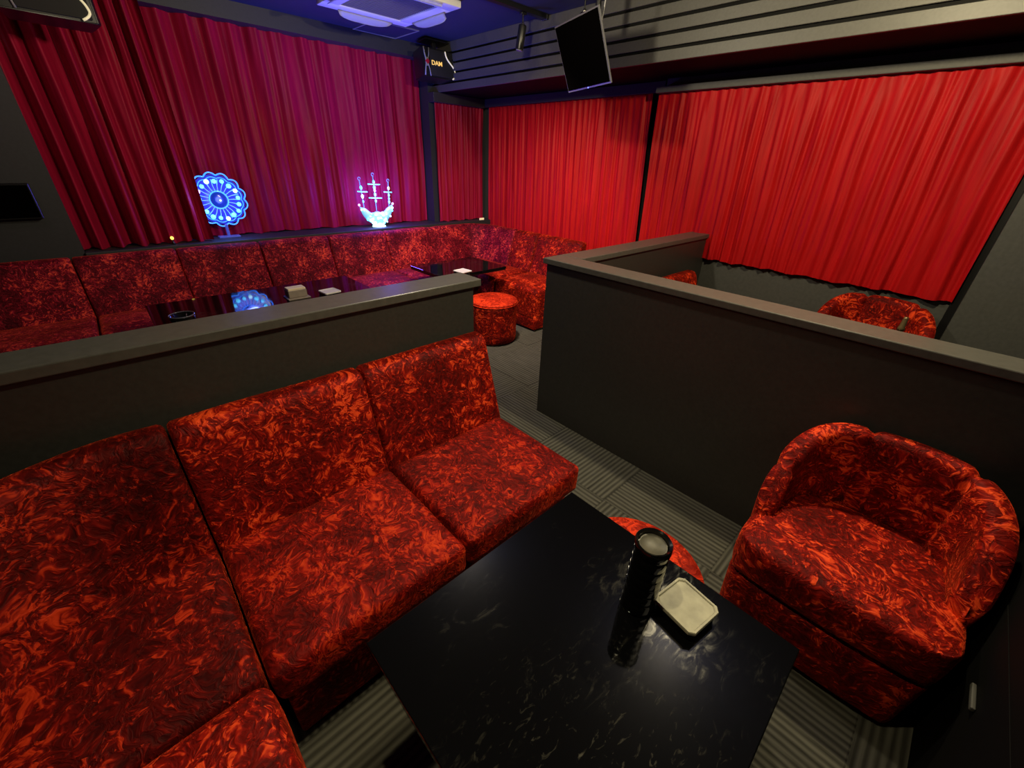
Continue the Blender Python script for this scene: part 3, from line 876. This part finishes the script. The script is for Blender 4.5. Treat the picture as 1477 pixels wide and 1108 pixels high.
# track and spotlights
t = thing('lighting_track', 'black ceiling lighting track ending at the boarded bulkhead', 'track', (2.3, 2.97, ZC))
obj('rail', box(1.1, 3.11, 2.945, 2.995, ZC - .028, ZC - .0005, .002, 1), BLACK, t, smooth=False)
obj('end_cap', box(3.095, 3.118, 2.94, 3.0, ZC - .032, ZC - .001, .002, 1), BLACK, t, smooth=False)
def make_spot(label, x, y, d, group='track spotlights'):
    t = thing('track_spotlight', label, 'spotlight', (x, y, ZC - .03), group=group)
    d = Vector(d).normalized()
    top = Vector((x, y, ZC - .03)); piv = Vector((x, y, ZC - .105))
    bm = bmesh.new(); add_tube(bm, [top, piv], .006, 10); add_box(bm, x - .025, x + .025, y - .015, y + .015, ZC - .045, ZC - .0295, .002, 1); obj('stem', bm, BLACK, t, angle=40)
    bm = bmesh.new(); add_ball(bm, piv, .016, 12, 8); obj('swivel', bm, METAL, t)
    bm = bmesh.new(); add_tube(bm, [piv + d * .0, piv + d * .004, piv + d * .008, piv + d * .15, piv + d * .155], [.026, .030, .031, .031, .029], 24); obj('barrel', bm, BLACK, t, angle=40)
    bm = bmesh.new(); add_tube(bm, [piv + d * .154, piv + d * .160], .024, 20); obj('lens', bm, GREYPL, t, angle=40)
    return t
make_spot('black cylinder spotlight hanging from the track beside the wall screen', 2.86, 2.97, (-.10, .10, -1))
make_spot('black spotlight on the ceiling partly hidden behind the hanging screen', 2.90, 2.40, (.25, .0, -1))

# hanging screen
A = Vector((2.80, 2.400, 1.991)); hdir = Vector((-.345, -.939, 0)).normalized()   # along the bottom edge, far -> near
nh_ = Vector((-.939, .345, 0)).normalized()
tl = math.radians(23)
updir = Vector((0, 0, 1)) * math.cos(tl) + nh_ * math.sin(tl)
nrm = hdir.cross(updir); 
if nrm.dot(nh_) < 0: nrm = -nrm
Wt, Ht = .53, .385
def tv_box(u0, u1, v0, v1, d0, d1):
    bm = bmesh.new(); vs = []
    for d in (d0, d1):
        for u, v in ((u0, v0), (u1, v0), (u1, v1), (u0, v1)): vs.append(bm.verts.new(A + hdir * u + updir * v + nrm * d))
    for f in ((0, 1, 2, 3), (4, 5, 6, 7), (0, 1, 5, 4), (1, 2, 6, 5), (2, 3, 7, 6), (3, 0, 4, 7)): bm.faces.new([vs[i] for i in f])
    return bm
t = thing('hanging_screen', 'black flat screen tilted down in front of the boarded bulkhead', 'screen', tuple(A))
obj('screen_panel', tv_box(.008, Wt - .008, .010, Ht - .008, -.002, .001), SCREEN, t, smooth=False)
obj('bezel', tv_box(0, Wt, 0, Ht, -.013, -.0022), plain('screen_bezel', (.09, .09, .10), .35), t, smooth=False)
obj('rear_housing', tv_box(.09, Wt - .09, .05, Ht - .06, -.075, -.0135), BLACK, t, smooth=False)
bm = bmesh.new(); add_ball(bm, A + hdir * .27 + updir * .004 + nrm * .001, .004, 8, 6); obj('power_light', bm, plain('blue_led', (.1, .1, .8), .3, emit=(.15, .2, 1.0), estr=3.0), t)
bm = bmesh.new()
mid = A + hdir * Wt / 2 + updir * Ht * .55 - nrm * .075
add_tube(bm, [mid, mid + Vector((.03, -.01, .06)), Vector((mid.x + .03, mid.y - .01, ZC - .02))], .018, 10)
add_box(bm, mid.x - .04, mid.x + .10, mid.y - .08, mid.y + .06, ZC - .03, ZC - .001, .003, 1)
obj('ceiling_arm', bm, BLACK, t, angle=40)
bm = bmesh.new()
e1 = A + hdir * (Wt - .03) + updir * (Ht * .75) - nrm * .037
add_tube(bm, [e1 + nrm * .02, e1 + nrm * .02 + Vector((.01, -.005, .10)), e1 + nrm * .02 + Vector((.02, -.01, .20))], .004, 8)
obj('stay_rod', bm, GREYPL, t)

# karaoke speakers
def text_mesh(s, size, mat, name, parent, M):
    cu = bpy.data.curves.new(name, 'FONT'); cu.body = s; cu.size = size; cu.align_x = 'CENTER'; cu.align_y = 'CENTER'; cu.extrude = .002; cu.offset = .0006
    tmp = bpy.data.objects.new(name, cu); C.objects.link(tmp)
    dg = bpy.context.evaluated_depsgraph_get()
    me = bpy.data.meshes.new_from_object(tmp.evaluated_get(dg))
    bpy.data.objects.remove(tmp); bpy.data.curves.remove(cu)
    me.transform(M); me.materials.clear(); me.materials.append(mat)
    o = bpy.data.objects.new(name, me); C.objects.link(o); o.parent = parent
    return o
def make_speaker(label, loc, rot, drop=.082):
    """local frame: front faces -Y, width X, origin at the bottom front centre"""
    t = thing('karaoke_speaker', label, 'speaker', loc, group='black karaoke speakers')
    w, h, d = .42, .235, .24
    bm = bmesh.new(); pl = [(-w / 2, 0), (w / 2 - .02, 0), (w / 2, .03), (w / 2 - .015, d), (-w / 2 + .05, d), (-w / 2, .05)]
    V = [[bm.verts.new((x, y, z)) for x, y in pl] for z in (0, h)]
    n = len(pl)
    for k in range(n): bm.faces.new((V[0][k], V[0][(k + 1) % n], V[1][(k + 1) % n], V[1][k]))
    bm.faces.new(V[0]); bm.faces.new(V[1])
    bmesh.ops.bevel(bm, geom=bm.edges[:], offset=.006, segments=2, affect='EDGES')
    obj('cabinet', bm, BLACK, t, world=False, angle=40)
    bm = bmesh.new(); add_box(bm, -w / 2 + .07, w / 2 - .04, -.010, .001, .012, h - .012, .006, 2); obj('grille', bm, plain('speaker_cloth', (.005, .005, .006), .8), t, world=False, angle=40)
    # silver X-shaped port frame at the left
    bm = bmesh.new(); x0 = -w / 2
    add_tube(bm, [(x0 + .006, -.006, .006), (x0 + .012, -.010, .06), (x0 + .026, -.012, h / 2), (x0 + .012, -.010, h - .06), (x0 + .006, -.006, h - .006)], .007, 8)
    add_tube(bm, [(x0 + .070, -.008, .006), (x0 + .060, -.010, .06), (x0 + .040, -.012, h / 2), (x0 + .058, -.010, h - .06), (x0 + .066, -.008, h - .006)], .005, 8)
    add_box(bm, x0 + .016, x0 + .052, -.014, -.002, h / 2 - .035, h / 2 + .035, .006, 2)
    obj('port_frame', bm, GREYPL, t, world=False)
    bm = bmesh.new(); m = Matrix.Translation((x0 + .036, -.015, h / 2)) @ Matrix.Rotation(PI / 2, 4, 'X')
    bmesh.ops.create_cone(bm, cap_ends=True, segments=24, radius1=.021, radius2=.019, depth=.008, matrix=m); obj('badge', bm, REDBADGE, t, world=False, angle=40)
    # cream S-curve
    pts = []
    for k in range(31):
        s = k / 30
        z = h - .012 - s * (h - .018)
        x = .045 + .125 / (1 + math.exp(-(s - .42) * 9)) - (.045 * max(0, (s - .78) / .22) ** 2)
        pts.append((x, -.014, z))
    bm = bmesh.new(); add_tube(bm, pts, .0065, 8); obj('s_stripe', bm, CREAM, t, world=False)
    bm = bmesh.new(); m = Matrix.Translation((.165, -.006, h * .68)); add_ball(bm, (.160, -.010, h * .66), .030, 18, 12, (1, .4, 1)); obj('tweeter', bm, BLACKGLOSS, t, world=False)
    bm = bmesh.new(); add_ball(bm, (.166, -.024, h * .67), .007, 10, 8); obj('tweeter_dome', bm, METAL, t, world=False)
    M = Matrix.Translation((-.060, -.012, h / 2 - .004)) @ Matrix.Rotation(PI / 2, 4, 'X') @ Matrix.Diagonal((1.15, 1, 1, 1))
    text_mesh('DAM', .052, GOLD, 'lettering', t, M)
    bm = bmesh.new(); add_box(bm, -.10, .10, .06, .16, h, h + .012, .002, 1); add_box(bm, -.02, .02, .09, .13, h + .012, h + drop - .012, .002, 1)
    add_box(bm, -.14, .14, .03, .19, h + drop - .012, h + drop, .002, 1)
    obj('bracket', bm, BLACK, t, world=False, smooth=False)
    t.rotation_euler = rot
    return t
make_speaker('black speaker with gold letters hanging above the far corner curtain', (2.985, 4.25, 2.245), (math.radians(-4), 0, math.radians(2)))
make_speaker('black speaker with a cream stripe cut off by the top left corner', (.165, 3.93, 2.165), (math.radians(-3), 0, math.radians(6)), drop=.168)

# panel on the left wall
t = thing('wall_panel', 'flat black screen box on the dark wall left of the curtain', 'wall panel', (-.42, 4.48, 1.18))
obj('body', box(-.62, -.27, 4.44, 4.50, 1.085, 1.305, .004, 1), BLACK, t, smooth=False)
obj('face', box(-.61, -.28, 4.436, 4.4395, 1.095, 1.295, .001, 1), SCREEN, t, smooth=False)

# black cabinet at the near right with a steel pull
t = thing('black_cabinet', 'black cabinet at the lower right edge with a small steel drawer pull', 'cabinet', (1.4, -.7, 0))
obj('body', box(.95, 1.842, -1.0, -.456, 0, .98, .003, 1), BLACKWALL, t, smooth=False)
d_ = obj('drawer', box(.96, 1.815, -.4565, -.4545, .22, .50, .001, 1), BLACKWALL, t, smooth=False)
bm = box(1.236, 1.322, -.4542, -.444, .352, .366, .003, 2)
obj('pull', bm, plain('dull_steel', (.06, .06, .055), .6), d_, smooth=False)

# ------------------------------------------------------------------ lights
def spot(loc, target, energy, col, size, blend=.6, rad=.04):
    l = bpy.data.lights.new('spot_lamp', 'SPOT'); l.energy = energy; l.color = col; l.spot_size = math.radians(size); l.spot_blend = blend; l.shadow_soft_size = rad
    o = bpy.data.objects.new('spot_lamp', l); C.objects.link(o); o.location = loc
    o.rotation_euler = (Vector(target) - Vector(loc)).to_track_quat('-Z', 'Y').to_euler()
    return o
def point(loc, energy, col, rad=.1):
    l = bpy.data.lights.new('point_lamp', 'POINT'); l.energy = energy; l.color = col; l.shadow_soft_size = rad
    o = bpy.data.objects.new('point_lamp', l); C.objects.link(o); o.location = loc
    return o
WARM = (1.0, .84, .50)
spot((.23, .52, 2.35), (.78, .70, 0), 46, WARM, 96, .9, .02)
point((2.0, .40, 2.33), 105, WARM, .03)
point((1.45, 1.95, 2.33), 72, (1.0, .86, .60), .05)
spot((2.15, 2.45, 2.33), (3.15, 3.3, .3), 200, (1.0, .80, .62), 108, 1.0, .05)
spot((-.6, 3.4, 2.3), (.5, 4.6, 1.3), 6, (1.0, .55, .65), 110, .9, .1)
BLUE = (.12, .17, 1.0)
point((2.30, 4.46, 1.15), 27, (.14, .07, 1.0), .08)
point((.85, 4.52, 1.14), 7, (.15, .2, 1.0), .08)
spot((2.0, 3.75, 1.2), (2.15, 4.0, 3), 130, BLUE, 125, .8, .2)
a = bpy.data.lights.new('fill', 'AREA'); a.energy = 6; a.size = .9; a.color = (1.0, .86, .6)  # unseen fill added behind the camera to lift the dark fronts
ao = bpy.data.objects.new('added_fill_light', a); C.objects.link(ao); ao.location = (.8, -1.3, 2.4); ao.rotation_euler = (math.radians(40), 0, 0)

w = bpy.data.worlds.new('World'); bpy.context.scene.world = w; w.use_nodes = True
w.node_tree.nodes['Background'].inputs[0].default_value = (.02, .02, .025, 1)
w.node_tree.nodes['Background'].inputs[1].default_value = .5

# ------------------------------------------------------------------ camera
yaw, pit, rol = math.radians(45.834), math.radians(28.674), math.radians(2.088)
f = Vector((math.cos(yaw) * math.cos(pit), math.sin(yaw) * math.cos(pit), -math.sin(pit)))
ri = Vector((math.sin(yaw), -math.cos(yaw), 0)); up = ri.cross(f)
r2 = ri * math.cos(rol) + up * math.sin(rol); u2 = -ri * math.sin(rol) + up * math.cos(rol)
M = Matrix(((r2.x, u2.x, -f.x, 0), (r2.y, u2.y, -f.y, 0), (r2.z, u2.z, -f.z, 1.55), (0, 0, 0, 1)))
cam = bpy.data.cameras.new('camera'); cam.sensor_fit = 'HORIZONTAL'; cam.sensor_width = 36; cam.lens = 592.2 / 1477 * 36
cam.clip_start = .02
co = bpy.data.objects.new('camera', cam); C.objects.link(co); co.matrix_world = M
S = bpy.context.scene
S.camera = co
S.view_settings.view_transform = 'Standard'
S.view_settings.look = 'None'
S.cycles.use_denoising = True
S.cycles.sample_clamp_indirect = 4.0
S.cycles.caustics_reflective = False; S.cycles.caustics_refractive = False
